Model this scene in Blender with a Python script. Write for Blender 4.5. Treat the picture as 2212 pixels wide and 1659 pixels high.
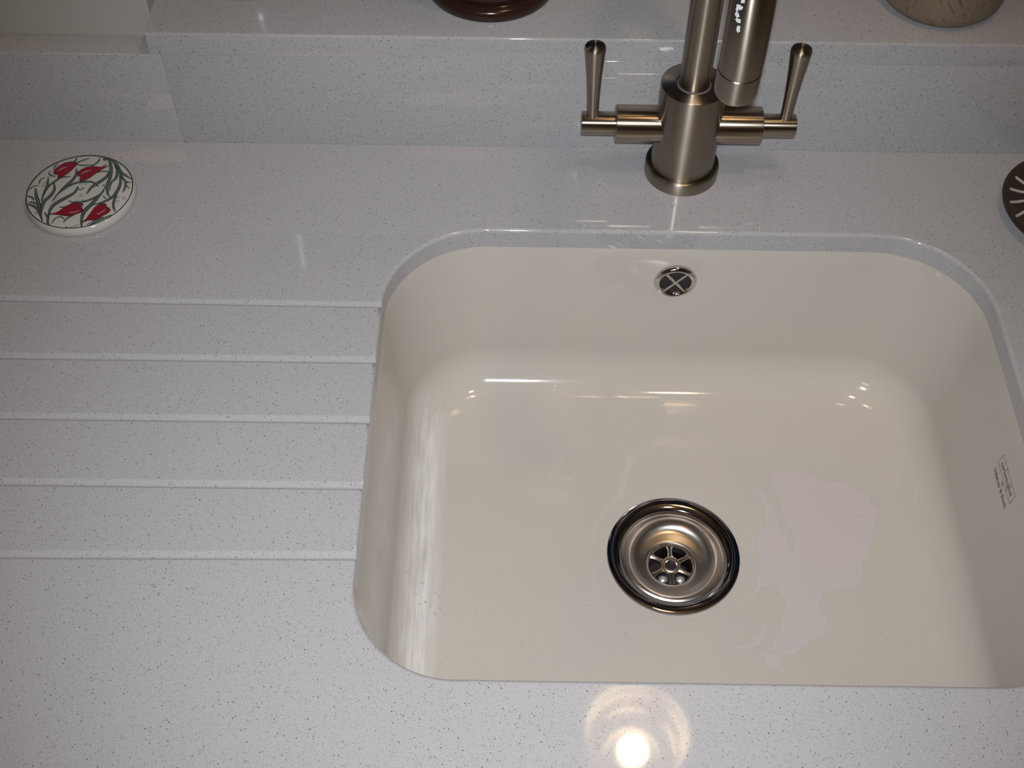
import bpy, bmesh, math, random
from mathutils import Vector, Matrix

random.seed(7)
sc = bpy.context.scene
for o in list(bpy.data.objects):
    bpy.data.objects.remove(o)
col = sc.collection
pi = math.pi
Z0 = 0.90                      # height of the worktop surface above the floor

FLASH_W, SPOT_W, ROOM_W = 40.0, 2.3, 2.4
LAX, LAY, LAZ = 0.212, 0.781, 1.20      # warm lamp over the tap, height above the worktop
RIB_E, BULB_E = 0.45, 50.0

# ------------------------------------------------------------ camera
cam_d = bpy.data.cameras.new('camera')
cam_d.sensor_fit = 'HORIZONTAL'
cam_d.sensor_width = 36.0
cam_d.lens = 36.0 * 2668.5 / 2212.0
cam_d.clip_start = 0.02
cam = bpy.data.objects.new('camera', cam_d)
col.objects.link(cam)
RT = Vector((0.99989646, 0.01156581, 0.0085617))
UP = Vector((-0.01438774, 0.79309124, 0.60893291))
FW = Vector((-0.00025259, 0.60899304, -0.79317553))
cam.matrix_world = Matrix(((RT.x, UP.x, -FW.x, 0.0), (RT.y, UP.y, -FW.y, 0.0),
                           (RT.z, UP.z, -FW.z, Z0 + 0.75), (0, 0, 0, 1)))
sc.camera = cam

# ------------------------------------------------------------ world, lights, exposure
sc.view_settings.view_transform = 'Standard'
sc.view_settings.look = 'None'
sc.view_settings.exposure = 0.0
sc.view_settings.gamma = 1.0
sc.view_settings.use_curve_mapping = False
world = bpy.data.worlds.new('night_sky')
sc.world = world
world.use_nodes = True
bg = world.node_tree.nodes['Background']
bg.inputs[0].default_value = (0.02, 0.03, 0.06, 1)
bg.inputs[1].default_value = 0.5
sc.cycles.use_denoising = True
sc.cycles.max_bounces = 10
sc.cycles.sample_clamp_indirect = 6.0


def light(name, kind, loc, power, color, size=0.05, rot=None, spot=None):
    d = bpy.data.lights.new(name, kind)
    d.energy = power
    d.color = color
    if kind == 'AREA':
        d.shape = 'DISK'
        d.size = size
    else:
        d.shadow_soft_size = size
    if spot:
        d.spot_size = math.radians(spot)
        d.spot_blend = 1.0
    o = bpy.data.objects.new(name, d)
    o.location = loc
    if rot:
        o.rotation_euler = rot
    col.objects.link(o)
    return o


# the camera's own flash, just beside the lens
flash = light('camera_flash', 'SPOT', (0.004, 0.012, Z0 + 0.772), FLASH_W, (0.90, 0.95, 1.0), 0.007, spot=73)
flash.rotation_euler = Vector((0.02, 0.55, -0.83)).to_track_quat('-Z', 'Y').to_euler()
# warm halogen spot in the ceiling, right of and in front of the tap
light('halogen_spot_light', 'AREA', (0.37, 0.43, Z0 + 1.445), SPOT_W, (1.0, 0.66, 0.36), 0.10)
# warm fill light added out of view behind the photographer
light('room_fill_light', 'AREA', (-0.5, -1.0, Z0 + 1.30), ROOM_W, (1.0, 0.62, 0.32), 0.35)

# ------------------------------------------------------------ object helpers
def tag(o, label=None, cat=None, group=None, kind=None):
    if label: o['label'] = label
    if cat: o['category'] = cat
    if group: o['group'] = group
    if kind: o['kind'] = kind
    return o


def empty(name, loc, label=None, cat=None, group=None, kind=None):
    o = bpy.data.objects.new(name, None)
    o.empty_display_size = 0.03
    o.location = loc
    col.objects.link(o)
    return tag(o, label, cat, group, kind)


def finish(me, angle=35, smooth=True):
    if smooth:
        for p in me.polygons:
            p.use_smooth = True
        me.set_sharp_from_angle(angle=math.radians(angle))
    return me


def link(name, me, mats, parent=None, loc=(0, 0, 0)):
    if not isinstance(mats, (list, tuple)):
        mats = [mats]
    if len(me.materials) == 0:
        for m in mats:
            me.materials.append(m)
    o = bpy.data.objects.new(name, me)
    o.location = loc
    col.objects.link(o)
    if parent:
        o.parent = parent
    return o


class MB:
    """collects shapes of one object"""
    def __init__(self):
        self.bm = bmesh.new()

    def faces(self, vs, fs, mi=0):
        bv = [self.bm.verts.new(v) for v in vs]
        for f in fs:
            try:
                nf = self.bm.faces.new([bv[i] for i in f])
                nf.material_index = mi
            except ValueError:
                pass
        return bv

    def box(self, a, b, mi=0):
        x0, y0, z0 = a
        x1, y1, z1 = b
        self.faces([(x0, y0, z0), (x1, y0, z0), (x1, y1, z0), (x0, y1, z0), (x0, y0, z1), (x1, y0, z1), (x1, y1, z1), (x0, y1, z1)],
                   [(0, 3, 2, 1), (4, 5, 6, 7), (0, 1, 5, 4), (1, 2, 6, 5), (2, 3, 7, 6), (3, 0, 4, 7)], mi)

    def rings(self, rings, close=True, cap0=False, cap1=False, mi=0):
        n = len(rings[0])
        vs = [v for r in rings for v in r]
        fs = []
        for i in range(len(rings) - 1):
            for j in range(n if close else n - 1):
                k = (j + 1) % n
                fs.append((i * n + j, i * n + k, (i + 1) * n + k, (i + 1) * n + j))
        if cap0: fs.append(tuple(reversed(range(n))))
        if cap1: fs.append(tuple(range((len(rings) - 1) * n, len(rings) * n)))
        self.faces(vs, fs, mi)

    def lathe(self, prof, M=None, n=64, cap0=True, cap1=True, mi=0):
        M = M or Matrix.Identity(4)
        rs = []
        for r, z in prof:
            r = max(r, 1e-5)
            rs.append([M @ Vector((r * math.cos(2 * pi * i / n), r * math.sin(2 * pi * i / n), z)) for i in range(n)])
        self.rings(rs, True, cap0, cap1, mi)

    def tube(self, pts, radii, n=40, mi=0):
        pts = [Vector(p) for p in pts]
        rs = []
        t0 = (pts[1] - pts[0]).normalized()
        ref = Vector((1, 0, 0)) if abs(t0.x) < .9 else Vector((0, 1, 0))
        u = (ref - t0 * ref.dot(t0)).normalized()
        for i, p in enumerate(pts):
            a = pts[max(i - 1, 0)]
            b = pts[min(i + 1, len(pts) - 1)]
            t = (b - a).normalized()
            u = (u - t * u.dot(t)).normalized()
            v = t.cross(u)
            r = radii[i] if isinstance(radii, (list, tuple)) else radii
            rs.append([p + (u * math.cos(2 * pi * k / n) + v * math.sin(2 * pi * k / n)) * r for k in range(n)])
        self.rings(rs, True, True, True, mi)

    def prism(self, outline, z0, z1, mi=0):
        n = len(outline)
        self.faces([(x, y, z0) for x, y in outline] + [(x, y, z1) for x, y in outline],
                   [tuple(reversed(range(n))), tuple(range(n, 2 * n))] + [(i, (i + 1) % n, n + (i + 1) % n, n + i) for i in range(n)], mi)

    def mesh(self, name, angle=35, smooth=True, fix=True):
        if fix:
            bmesh.ops.recalc_face_normals(self.bm, faces=self.bm.faces)
        me = bpy.data.meshes.new(name)
        self.bm.to_mesh(me)
        self.bm.free()
        return finish(me, angle, smooth)

    def build(self, name, mats, parent=None, loc=(0, 0, 0), angle=35, smooth=True, fix=True):
        return link(name, self.mesh(name, angle, smooth, fix), mats, parent, loc)


def bevelled(mb, width, seg=3, angle=40):
    bm = mb.bm
    bmesh.ops.recalc_face_normals(bm, faces=bm.faces)
    bmesh.ops.remove_doubles(bm, verts=bm.verts, dist=1e-6)
    es = [e for e in bm.edges if len(e.link_faces) == 2 and e.calc_face_angle(0) > math.radians(angle)]
    bmesh.ops.bevel(bm, geom=es, offset=width, segments=seg, affect='EDGES', profile=.5, clamp_overlap=True)
    return mb


def evaluated(o):
    """bake the modifiers of o into its mesh"""
    bpy.context.view_layer.update()
    dg = bpy.context.evaluated_depsgraph_get()
    me = bpy.data.meshes.new_from_object(o.evaluated_get(dg))
    o.modifiers.clear()
    o.data = me
    return me


# flat patterns, local millimetres (coaster) and metres (dry patch)
TULIPS = [[(-27.3, 23.6), (-25.4, 29.2), (-20.9, 33.7), (-15.9, 35.4), (-10.8, 34.7), (-9.8, 32.7), (-11.2, 29.5), (-13.4, 24.7), (-16.6, 19.8), (-20.2, 16.6), (-22.3, 16.2), (-23.1, 19.7), (-26.0, 20.4)], [(-6.9, 22.4), (-4.0, 26.4), (0.8, 29.7), (7.3, 30.0), (12.8, 29.6), (17.8, 31.7), (12.5, 26.0), (9.0, 22.0), (4.8, 16.4), (0.6, 13.1), (-2.6, 13.1), (-3.1, 17.8), (-5.9, 19.3)], [(-19.3, -28.1), (-13.4, -26.1), (-9.2, -21.6), (-4.0, -16.2), (0.9, -14.6), (6.2, -16.7), (5.1, -19.0), (7.9, -24.2), (3.8, -27.3), (-1.9, -30.0), (-7.3, -29.7), (-12.8, -28.7)], [(9.9, -37.9), (13.0, -33.1), (15.2, -26.3), (17.5, -19.5), (21.5, -16.0), (25.2, -16.0), (27.0, -19.3), (30.3, -22.3), (29.5, -26.0), (25.5, -29.8), (21.2, -34.4), (16.0, -34.5)]]
LEAVES = [([(-11.2, 34.3), (-7.6, 37.5), (-0.7, 41.3)], 1.31), ([(-9.8, 33.1), (-4.1, 32.0), (3.3, 33.0)], 1.31), ([(-13.6, 35.0), (-12.4, 38.3), (-11.7, 41.5)], 1.43), ([(11.7, 29.5), (14.4, 32.4), (15.5, 34.8)], 0.83), ([(8.8, 22.7), (13.8, 24.8), (23.7, 24.6)], 1.19), ([(-9.2, 27.9), (-7.9, 20.8), (-9.3, 13.7), (-13.4, 5.8), (-17.0, -2.0), (-18.7, -5.8)], 2.68), ([(14.7, 5.6), (8.7, 11.0), (0.4, 11.6), (-7.1, 9.1), (-13.8, 2.7), (-18.4, -5.1), (-20.7, -13.5)], 2.26), ([(-2.7, 6.1), (-4.1, -1.7), (-8.8, -7.2), (-14.5, -12.6), (-18.5, -18.0), (-19.9, -25.5), (-18.5, -35.9)], 3.45), ([(-24.5, 9.5), (-22.1, 1.8), (-23.5, -5.9), (-27.2, -12.9), (-27.7, -19.7), (-26.6, -28.6), (-23.0, -36.7)], 3.09), ([(-31.2, 17.2), (-29.2, 6.3), (-29.8, -2.2), (-29.9, -12.9)], 2.02), ([(-38.6, 3.0), (-35.8, -6.2), (-32.3, -13.7), (-28.4, -23.5), (-24.6, -34.6)], 2.85), ([(-40.6, -16.9), (-36.0, -18.3), (-30.7, -22.7), (-25.7, -32.3)], 2.26), ([(-11.8, 17.6), (-19.2, 16.6), (-24.3, 11.1), (-28.2, 4.8), (-29.8, -4.5), (-29.3, -12.9)], 2.02), ([(10.0, 42.8), (16.2, 39.7), (20.4, 30.1), (22.3, 18.3), (21.9, 7.3), (24.5, -2.6), (27.6, -7.2)], 2.62), ([(20.1, 26.1), (19.1, 18.2), (14.1, 11.1), (9.0, 4.7), (6.5, -3.8)], 3.21), ([(22.1, 35.0), (26.6, 26.3), (27.5, 16.8), (24.5, 10.5), (25.2, 0.4)], 2.26), ([(15.5, 42.9), (23.9, 34.2), (30.4, 24.0), (41.3, 15.5)], 2.74), ([(25.5, 31.8), (31.2, 20.0), (37.1, 12.3), (42.1, 11.7)], 1.67), ([(29.8, 21.6), (32.6, 10.7), (31.9, 0.6), (29.2, -7.1), (22.0, -13.4), (14.2, -16.6)], 2.85), ([(30.1, 20.0), (36.5, 12.3), (37.6, 4.6), (37.3, -0.8)], 1.67), ([(20.6, 5.8), (18.7, -2.8), (13.0, -9.0), (5.9, -12.9), (-1.4, -13.9), (-7.1, -12.1)], 2.14), ([(20.5, 1.1), (17.0, -7.4), (13.5, -15.8), (9.8, -23.4), (9.0, -31.6), (11.3, -44.1)], 3.57), ([(32.7, -3.2), (31.6, -10.9), (32.7, -18.5), (35.5, -24.4)], 2.02), ([(8.5, 41.9), (7.5, 36.3), (3.7, 31.4), (1.3, 29.7)], 1.55), ([(33.1, -28.2), (27.6, -32.0), (19.9, -38.1), (16.2, -42.6)], 1.55), ([(27.3, -30.5), (21.2, -34.4), (14.7, -40.4)], 0.83), ([(-23.9, -26.4), (-19.9, -32.2), (-17.6, -39.6), (-14.8, -42.5)], 1.67), ([(-5.2, -34.2), (-9.0, -31.3), (-13.2, -33.6), (-14.4, -39.5)], 1.07), ([(2.0, -28.8), (-2.9, -32.6), (-5.4, -37.9)], 1.43), ([(-12.8, -19.8), (-8.5, -19.7), (-5.8, -17.7)], 1.43), ([(-26.5, 33.9), (-28.3, 29.9), (-28.2, 25.1)], 0.89), ([(-43.4, 0.6), (-41.1, 4.5), (-36.1, 6.1)], 0.83), ([(-36.5, 7.7), (-36.8, 13.1), (-33.2, 16.4)], 0.83), ([(-43.1, -7.1), (-39.0, -8.5), (-35.9, -12.3)], 1.55), ([(-40.4, -15.4), (-36.4, -14.6), (-31.2, -18.2)], 1.55), ([(1.7, -43.6), (6.0, -41.7), (9.6, -39.0)], 0.59), ([(-28.2, -36.8), (-23.5, -39.0), (-19.5, -42.6)], 2.02), ([(-31.8, 21.9), (-29.4, 18.8), (-24.7, 17.3)], 1.31), ([(17.7, 6.9), (19.2, 7.3), (20.4, 6.5)], 1.07), ([(21.3, -5.0), (23.0, -8.0), (25.2, -8.4)], 0.83), ([(-2.5, 3.0), (0.5, 1.5), (3.1, 4.6)], 0.83), ([(38.6, 7.7), (40.1, 5.4), (42.0, 3.9)], 0.71), ([(-2.1, -42.9), (-0.1, -44.7), (2.3, -43.6)], 1.19), ([(11.4, 41.2), (13.4, 39.6), (14.2, 41.2)], 2.62)]
VEINS = [([(-24.6, 23.6), (-21.5, 26.9), (-16.8, 30.1)], 0.48), ([(-3.1, 20.1), (-0.6, 23.3), (4.9, 25.8)], 0.48), ([(-3.2, -26.7), (1.4, -25.8), (5.6, -23.5)], 0.48), ([(20.4, -28.1), (23.7, -26.1), (26.9, -21.6)], 0.48)]
SCROLLS = [(-32.0, 9.3, 1.98), (-31.9, 5.5, 1.24), (-0.7, 9.2, 1.58), (3.1, 9.3, 1.7), (2.6, -5.4, 1.98), (0.3, -11.9, 1.7), (4.9, -11.1, 1.41), (-18.8, -10.0, 1.98), (33.1, 26.4, 1.98), (34.7, 21.7, 1.58), (34.4, -11.6, 1.7), (34.0, -7.0, 1.41), (39.5, -7.7, 1.7), (31.9, 31.2, 1.24), (-31.1, -27.2, 1.7), (-30.3, -30.6, 1.24), (-35.6, -24.3, 1.02), (-5.3, -44.8, 1.41), (-12.5, -43.1, 1.41), (-31.1, 23.5, 1.98), (-26.9, 22.0, 1.36), (28.6, -19.3, 1.7), (-4.9, 18.5, 1.47), (6.5, -18.2, 1.24)]
PATCH = [(0.235, 0.6194), (0.2423, 0.6225), (0.2602, 0.6236), (0.2698, 0.62), (0.2779, 0.6141), (0.2862, 0.6105), (0.3016, 0.6123), (0.3101, 0.6027), (0.3192, 0.597), (0.3213, 0.5868), (0.3278, 0.5811), (0.3209, 0.5695), (0.3156, 0.5524), (0.3096, 0.5384), (0.3032, 0.5287), (0.3008, 0.5138), (0.296, 0.5057), (0.2816, 0.5048), (0.2681, 0.5013), (0.2622, 0.4933), (0.2588, 0.4854), (0.2645, 0.4765), (0.2653, 0.4701), (0.2604, 0.4637), (0.2476, 0.4547), (0.2346, 0.4433), (0.2243, 0.4431), (0.217, 0.4492), (0.219, 0.4567), (0.2272, 0.467), (0.2302, 0.4824), (0.2362, 0.4929), (0.2308, 0.4967), (0.2285, 0.5073), (0.2203, 0.5078), (0.2128, 0.5044), (0.2054, 0.4963), (0.2125, 0.5124), (0.2161, 0.5287), (0.2161, 0.5508), (0.2162, 0.5578), (0.2244, 0.565), (0.2262, 0.5808), (0.2259, 0.5895), (0.2207, 0.5982), (0.22, 0.6042), (0.2262, 0.6028), (0.2311, 0.5911), (0.2333, 0.578), (0.2385, 0.5596), (0.2425, 0.5428), (0.246, 0.5374), (0.2488, 0.5541), (0.2474, 0.5625), (0.2418, 0.5767), (0.2393, 0.5971), (0.2357, 0.6089)]
PATCH_SMALL = [[(0.2061, 0.4441), (0.213, 0.4442), (0.2238, 0.4394), (0.2221, 0.4345), (0.2148, 0.4307), (0.2107, 0.4343), (0.2091, 0.4404)], [(0.1844, 0.4506), (0.1987, 0.4502), (0.2093, 0.4629), (0.2136, 0.4699), (0.2157, 0.4681), (0.2064, 0.4515), (0.1962, 0.4483), (0.1848, 0.4487)]]

# ------------------------------------------------------------ materials
def mat(name, color, rough=.5, metal=0., **kw):
    m = bpy.data.materials.new(name)
    m.use_nodes = True
    b = m.node_tree.nodes['Principled BSDF']
    b.inputs['Base Color'].default_value = (*color, 1)
    b.inputs['Roughness'].default_value = rough
    b.inputs['Metallic'].default_value = metal
    for k, v in kw.items():
        b.inputs[k.replace('_', ' ')].default_value = v
    return m


def nn(m, t, **kw):
    n = m.node_tree.nodes.new(t)
    for k, v in kw.items():
        setattr(n, k, v)
    return n


def lk(m, a, b):
    m.node_tree.links.new(a, b)


def math_n(m, op, a, b=None, c=None, clamp=False):
    n = nn(m, 'ShaderNodeMath', operation=op)
    n.use_clamp = clamp
    for i, v in enumerate((a, b, c)):
        if v is None: continue
        if isinstance(v, (int, float)): n.inputs[i].default_value = v
        else: lk(m, v, n.inputs[i])
    return n.outputs[0]


def mixc(m, fac, a, b):
    n = nn(m, 'ShaderNodeMix', data_type='RGBA')
    if isinstance(fac, (int, float)): n.inputs[0].default_value = fac
    else: lk(m, fac, n.inputs[0])
    for i, v in ((6, a), (7, b)):
        if isinstance(v, tuple): n.inputs[i].default_value = (*v, 1)
        else: lk(m, v, n.inputs[i])
    return n.outputs[2]


def coords(m, scale=(1, 1, 1)):
    g = nn(m, 'ShaderNodeNewGeometry')
    mp = nn(m, 'ShaderNodeMapping')
    mp.inputs['Scale'].default_value = scale
    lk(m, g.outputs['Position'], mp.inputs[0])
    return mp.outputs[0]


def bsdf(m):
    return m.node_tree.nodes['Principled BSDF']


# speckled engineered quartz
def quartz_mat():
    m = mat('speckled_quartz', (.6, .59, .6), .045)
    b = bsdf(m)
    co = coords(m)
    base = (0.575, 0.558, 0.565)
    cur = base
    nz = nn(m, 'ShaderNodeTexNoise')
    nz.inputs['Scale'].default_value = 900
    nz.inputs['Detail'].default_value = 2
    lk(m, co, nz.inputs['Vector'])
    f = math_n(m, 'MULTIPLY_ADD', nz.outputs['Fac'], 1.6, -.3, True)
    cur = mixc(m, f, (0.345, 0.341, 0.352), (0.41, 0.404, 0.417))
    for scale, size, keep, colr in ((1500, .30, .34, (.24, .22, .21)), (1050, .27, .24, (.15, .13, .12)), (650, .24, .13, (.07, .058, .055))):
        v = nn(m, 'ShaderNodeTexVoronoi')
        v.inputs['Scale'].default_value = scale
        lk(m, co, v.inputs['Vector'])
        sp = nn(m, 'ShaderNodeSeparateColor')
        lk(m, v.outputs['Color'], sp.inputs[0])
        s2 = math_n(m, 'MULTIPLY', sp.outputs[1], size)
        s3 = math_n(m, 'ADD', s2, size * .35)
        d = math_n(m, 'LESS_THAN', v.outputs['Distance'], s3)
        k = math_n(m, 'LESS_THAN', sp.outputs[0], keep)
        fac = math_n(m, 'MULTIPLY', math_n(m, 'MULTIPLY', d, k), .85)
        cur = mixc(m, fac, cur, colr)
    lk(m, cur, b.inputs['Base Color'])
    return m


QUARTZ = quartz_mat()
PAINT = mat('cream_wall_paint', (.42, .415, .385), .75)
CEIL = mat('ceiling_paint', (.75, .72, .66), .8)
FLOOR = mat('oak_floor', (.28, .15, .07), .4)
CAB = mat('cabinet_paint', (.50, .42, .30), .45)
FRAMEP = mat('window_frame_paint', (.75, .73, .68), .35)
PANE = mat('window_glass', (.8, .85, .9), .02, Transmission_Weight=1.0, IOR=1.45)


def floor_nodes():
    m = FLOOR
    w = nn(m, 'ShaderNodeTexNoise')
    w.inputs['Scale'].default_value = 6
    w.inputs['Detail'].default_value = 6
    lk(m, coords(m, (1, 12, 1)), w.inputs['Vector'])
    lk(m, mixc(m, w.outputs['Fac'], (.16, .08, .035), (.36, .2, .1)), bsdf(m).inputs['Base Color'])


floor_nodes()


def wall_nodes():
    m = PAINT
    n = nn(m, 'ShaderNodeTexNoise')
    n.inputs['Scale'].default_value = 260
    lk(m, coords(m), n.inputs['Vector'])
    bp = nn(m, 'ShaderNodeBump')
    bp.inputs['Strength'].default_value = .12
    bp.inputs['Distance'].default_value = .001
    lk(m, n.outputs['Fac'], bp.inputs['Height'])
    lk(m, bp.outputs[0], bsdf(m).inputs['Normal'])


wall_nodes()


def porcelain_mat():
    m = mat('white_glazed_porcelain', (.62, .575, .52), .07)
    b = bsdf(m)
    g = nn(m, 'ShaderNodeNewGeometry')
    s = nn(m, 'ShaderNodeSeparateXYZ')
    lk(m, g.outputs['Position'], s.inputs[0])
    # flash sheen painted as whiter streaks along the left hollow of the bowl
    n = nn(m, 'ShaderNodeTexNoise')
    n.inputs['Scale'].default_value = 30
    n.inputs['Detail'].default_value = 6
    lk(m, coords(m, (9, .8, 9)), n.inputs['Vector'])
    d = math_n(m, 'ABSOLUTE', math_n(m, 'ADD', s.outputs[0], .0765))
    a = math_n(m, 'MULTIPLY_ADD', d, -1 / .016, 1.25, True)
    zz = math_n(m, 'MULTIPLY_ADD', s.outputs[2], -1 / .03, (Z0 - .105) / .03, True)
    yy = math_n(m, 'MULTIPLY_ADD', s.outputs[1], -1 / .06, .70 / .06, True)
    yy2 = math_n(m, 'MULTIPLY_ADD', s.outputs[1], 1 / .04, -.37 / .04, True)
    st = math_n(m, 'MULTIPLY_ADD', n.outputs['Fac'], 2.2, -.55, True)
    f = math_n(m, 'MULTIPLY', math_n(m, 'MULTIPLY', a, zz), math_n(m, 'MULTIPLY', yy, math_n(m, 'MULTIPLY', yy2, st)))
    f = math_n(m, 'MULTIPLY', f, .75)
    # faint yellow bloom in the glaze
    n2 = nn(m, 'ShaderNodeTexNoise')
    n2.inputs['Scale'].default_value = 7
    n2.inputs['Detail'].default_value = 3
    lk(m, coords(m), n2.inputs['Vector'])
    base = mixc(m, n2.outputs['Fac'], (.515, .468, .415), (.485, .455, .42))
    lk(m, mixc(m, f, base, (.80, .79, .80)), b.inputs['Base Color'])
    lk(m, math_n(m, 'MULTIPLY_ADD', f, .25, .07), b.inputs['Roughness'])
    # hair-fine scratches and dried drops
    n3 = nn(m, 'ShaderNodeTexNoise')
    n3.inputs['Scale'].default_value = 220
    n3.inputs['Detail'].default_value = 4
    lk(m, coords(m), n3.inputs['Vector'])
    bp = nn(m, 'ShaderNodeBump')
    bp.inputs['Strength'].default_value = .05
    bp.inputs['Distance'].default_value = .0004
    lk(m, n3.outputs['Fac'], bp.inputs['Height'])
    lk(m, bp.outputs[0], b.inputs['Normal'])
    return m


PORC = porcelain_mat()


def brushed(name, color, rough, axis, strength=.12, sc_=260):
    m = mat(name, color, rough, 1.0)
    tc = nn(m, 'ShaderNodeTexCoord')
    mp = nn(m, 'ShaderNodeMapping')
    mp.inputs['Scale'].default_value = {'x': (1, 30, 30), 'z': (30, 30, 1), 'round': (30, 30, 1)}[axis] if axis != 'round' else (1, 1, 1)
    lk(m, tc.outputs['Object'], mp.inputs[0])
    n = nn(m, 'ShaderNodeTexNoise')
    n.inputs['Scale'].default_value = sc_
    n.inputs['Detail'].default_value = 3
    lk(m, mp.outputs[0], n.inputs['Vector'])
    lk(m, math_n(m, 'MULTIPLY_ADD', n.outputs['Fac'], strength * 2, rough - strength), bsdf(m).inputs['Roughness'])
    b = bsdf(m)
    b.inputs['Anisotropic'].default_value = .55
    return m


def turned(name, color, rough, axis, aniso=.93):
    m = mat(name, color, rough, 1.0)
    t = nn(m, 'ShaderNodeTangent', direction_type='RADIAL')
    t.axis = axis
    b_ = bsdf(m)
    lk(m, t.outputs[0], b_.inputs['Tangent'])
    b_.inputs['Anisotropic'].default_value = aniso
    b_.inputs['Anisotropic Rotation'].default_value = .25
    n = nn(m, 'ShaderNodeTexNoise')
    n.inputs['Scale'].default_value = 45
    n.inputs['Detail'].default_value = 4
    tc = nn(m, 'ShaderNodeTexCoord')
    lk(m, tc.outputs['Object'], n.inputs['Vector'])
    lk(m, mixc(m, n.outputs['Fac'], tuple(c * .86 for c in color), tuple(c * 1.12 for c in color)), b_.inputs['Base Color'])
    return m


NICKEL = turned('brushed_nickel', (.37, .325, .27), .34, 'Z')
NICKEL_X = turned('brushed_nickel_arm', (.40, .34, .27), .30, 'X')
NICKEL_DK = mat('dark_satin_nickel', (.26, .24, .24), .3, 1.0)
CHROME = mat('polished_chrome', (.62, .60, .58), .09, 1.0)
CHROME_DK = mat('polished_dark_chrome', (.33, .32, .34), .07, 1.0)
SATIN = brushed('satin_steel', (.43, .385, .35), .26, 'round', .03, 90)
BLACK = mat('black_void', (.012, .010, .012), .5)
RUBBER = mat('dark_joint', (.10, .085, .085), .6)
SILICONE = mat('grey_sealant', (.34, .30, .29), .5)
WHITEGLAZE = mat('cream_glaze', (.47, .465, .43), .12)
INK = mat('black_glaze_line', (.018, .022, .026), .25)
LEAFG = mat('slate_green_glaze', (.085, .125, .115), .25)
RED = mat('crimson_glaze', (.21, .006, .018), .2)
PALE = mat('pale_glaze', (.50, .48, .46), .2)
INKGREY = mat('grey_print', (.13, .115, .115), .5)
WATER = mat('water', (1, 1, 1), .02, Transmission_Weight=1.0, IOR=1.33)
BEADM = mat('glinting_water', (.80, .85, .90), .32, .9)
DROPS = mat('water_film_drops', (.52, .48, .44), .03, Coat_Weight=1.0, IOR=1.9)
GLINT = mat('painted_white_glint', (.50, .52, .54), .45)  # pale colour standing in for the reflection on the spout
FILM = mat('lilac_dry_film', (.51, .462, .452), .35)
BROWN = mat('dark_brown_glaze', (.026, .011, .008), .16)
NAVY = mat('navy_glaze', (.015, .018, .05), .2)
DISHDK = mat('dark_brown_glass', (.035, .020, .016), .12)
DISHGLOW = mat('amber_glass', (.35, .15, .04), .1)


def dish_nodes():
    m = DISHGLOW
    n = nn(m, 'ShaderNodeTexNoise')
    n.inputs['Scale'].default_value = 60
    lk(m, coords(m), n.inputs['Vector'])
    r = nn(m, 'ShaderNodeValToRGB')
    e = r.color_ramp.elements
    e[0].position, e[0].color = .3, (.03, .02, .02, 1)
    e[1].position, e[1].color = .7, (.55, .16, .03, 1)
    x = r.color_ramp.elements.new(.5)
    x.color = (.22, .17, .03, 1)
    lk(m, n.outputs['Fac'], r.inputs[0])
    lk(m, r.outputs[0], bsdf(m).inputs['Base Color'])


dish_nodes()


def jar_mat():
    """taupe glaze scribbled with fine dark slanting lines"""
    m = mat('scribbled_taupe_glaze', (.33, .27, .17), .45)
    tc = nn(m, 'ShaderNodeTexCoord')
    mp = nn(m, 'ShaderNodeMapping')
    mp.vector_type = 'TEXTURE'
    mp.inputs['Rotation'].default_value = (0, math.radians(-40), 0)
    mp.inputs['Scale'].default_value = (1, 1, 22)
    lk(m, tc.outputs['Object'], mp.inputs[0])
    n = nn(m, 'ShaderNodeTexNoise')
    n.inputs['Scale'].default_value = 750
    n.inputs['Detail'].default_value = 3
    lk(m, mp.outputs[0], n.inputs['Vector'])
    f = math_n(m, 'MULTIPLY_ADD', n.outputs['Fac'], 11, -6.5, True)
    n2 = nn(m, 'ShaderNodeTexNoise')
    n2.inputs['Scale'].default_value = 18
    lk(m, tc.outputs['Object'], n2.inputs['Vector'])
    c = mixc(m, n2.outputs['Fac'], (.24, .195, .145), (.18, .13, .075))
    lk(m, mixc(m, math_n(m, 'MULTIPLY', f, .85), c, (.05, .035, .03)), bsdf(m).inputs['Base Color'])
    return m


JAR = jar_mat()


def emit(name, color, strength):
    m = mat(name, color, .3)
    b = bsdf(m)
    b.inputs['Emission Color'].default_value = (*color, 1)
    b.inputs['Emission Strength'].default_value = strength
    return m


# ------------------------------------------------------------ room shell
XL, XR, YF, YW, HT = -1.25, 1.45, -2.3, 0.8705, Z0 + 1.46
WX0, WX1, WZ0, WZ1, WY = -0.3072, 0.98, Z0 + 0.0955, Z0 + 1.15, 1.12


def struct(name, mb, m, **kw):
    return tag(mb.build(name, m, **kw), kind='structure')


b = MB(); b.box((XL - .1, YF - .1, -.1), (XR + .1, WY + .12, 0)); struct('floor', b, FLOOR, smooth=False)
b = MB(); b.box((XL - .1, YF - .1, HT), (XR + .1, WY + .12, HT + .1)); struct('ceiling', b, CEIL, smooth=False)
b = MB(); b.box((XL - .1, YF, 0), (XL, WY + .1, HT)); struct('wall_left', b, PAINT, smooth=False)
b = MB(); b.box((XR, YF, 0), (XR + .1, WY + .1, HT)); struct('wall_right', b, PAINT, smooth=False)
b = MB(); b.box((XL, YF - .1, 0), (XR, YF, HT)); struct('wall_front', b, PAINT, smooth=False)
b = MB()
b.box((XL, YW, 0), (WX0, WY + .1, HT))
b.box((WX1, YW, 0), (XR, WY + .1, HT))
b.box((WX0, YW, 0), (WX1, WY + .1, WZ0))
b.box((WX0, YW, WZ1), (WX1, WY + .1, HT))
struct('wall_back', b, PAINT, smooth=False)

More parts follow.
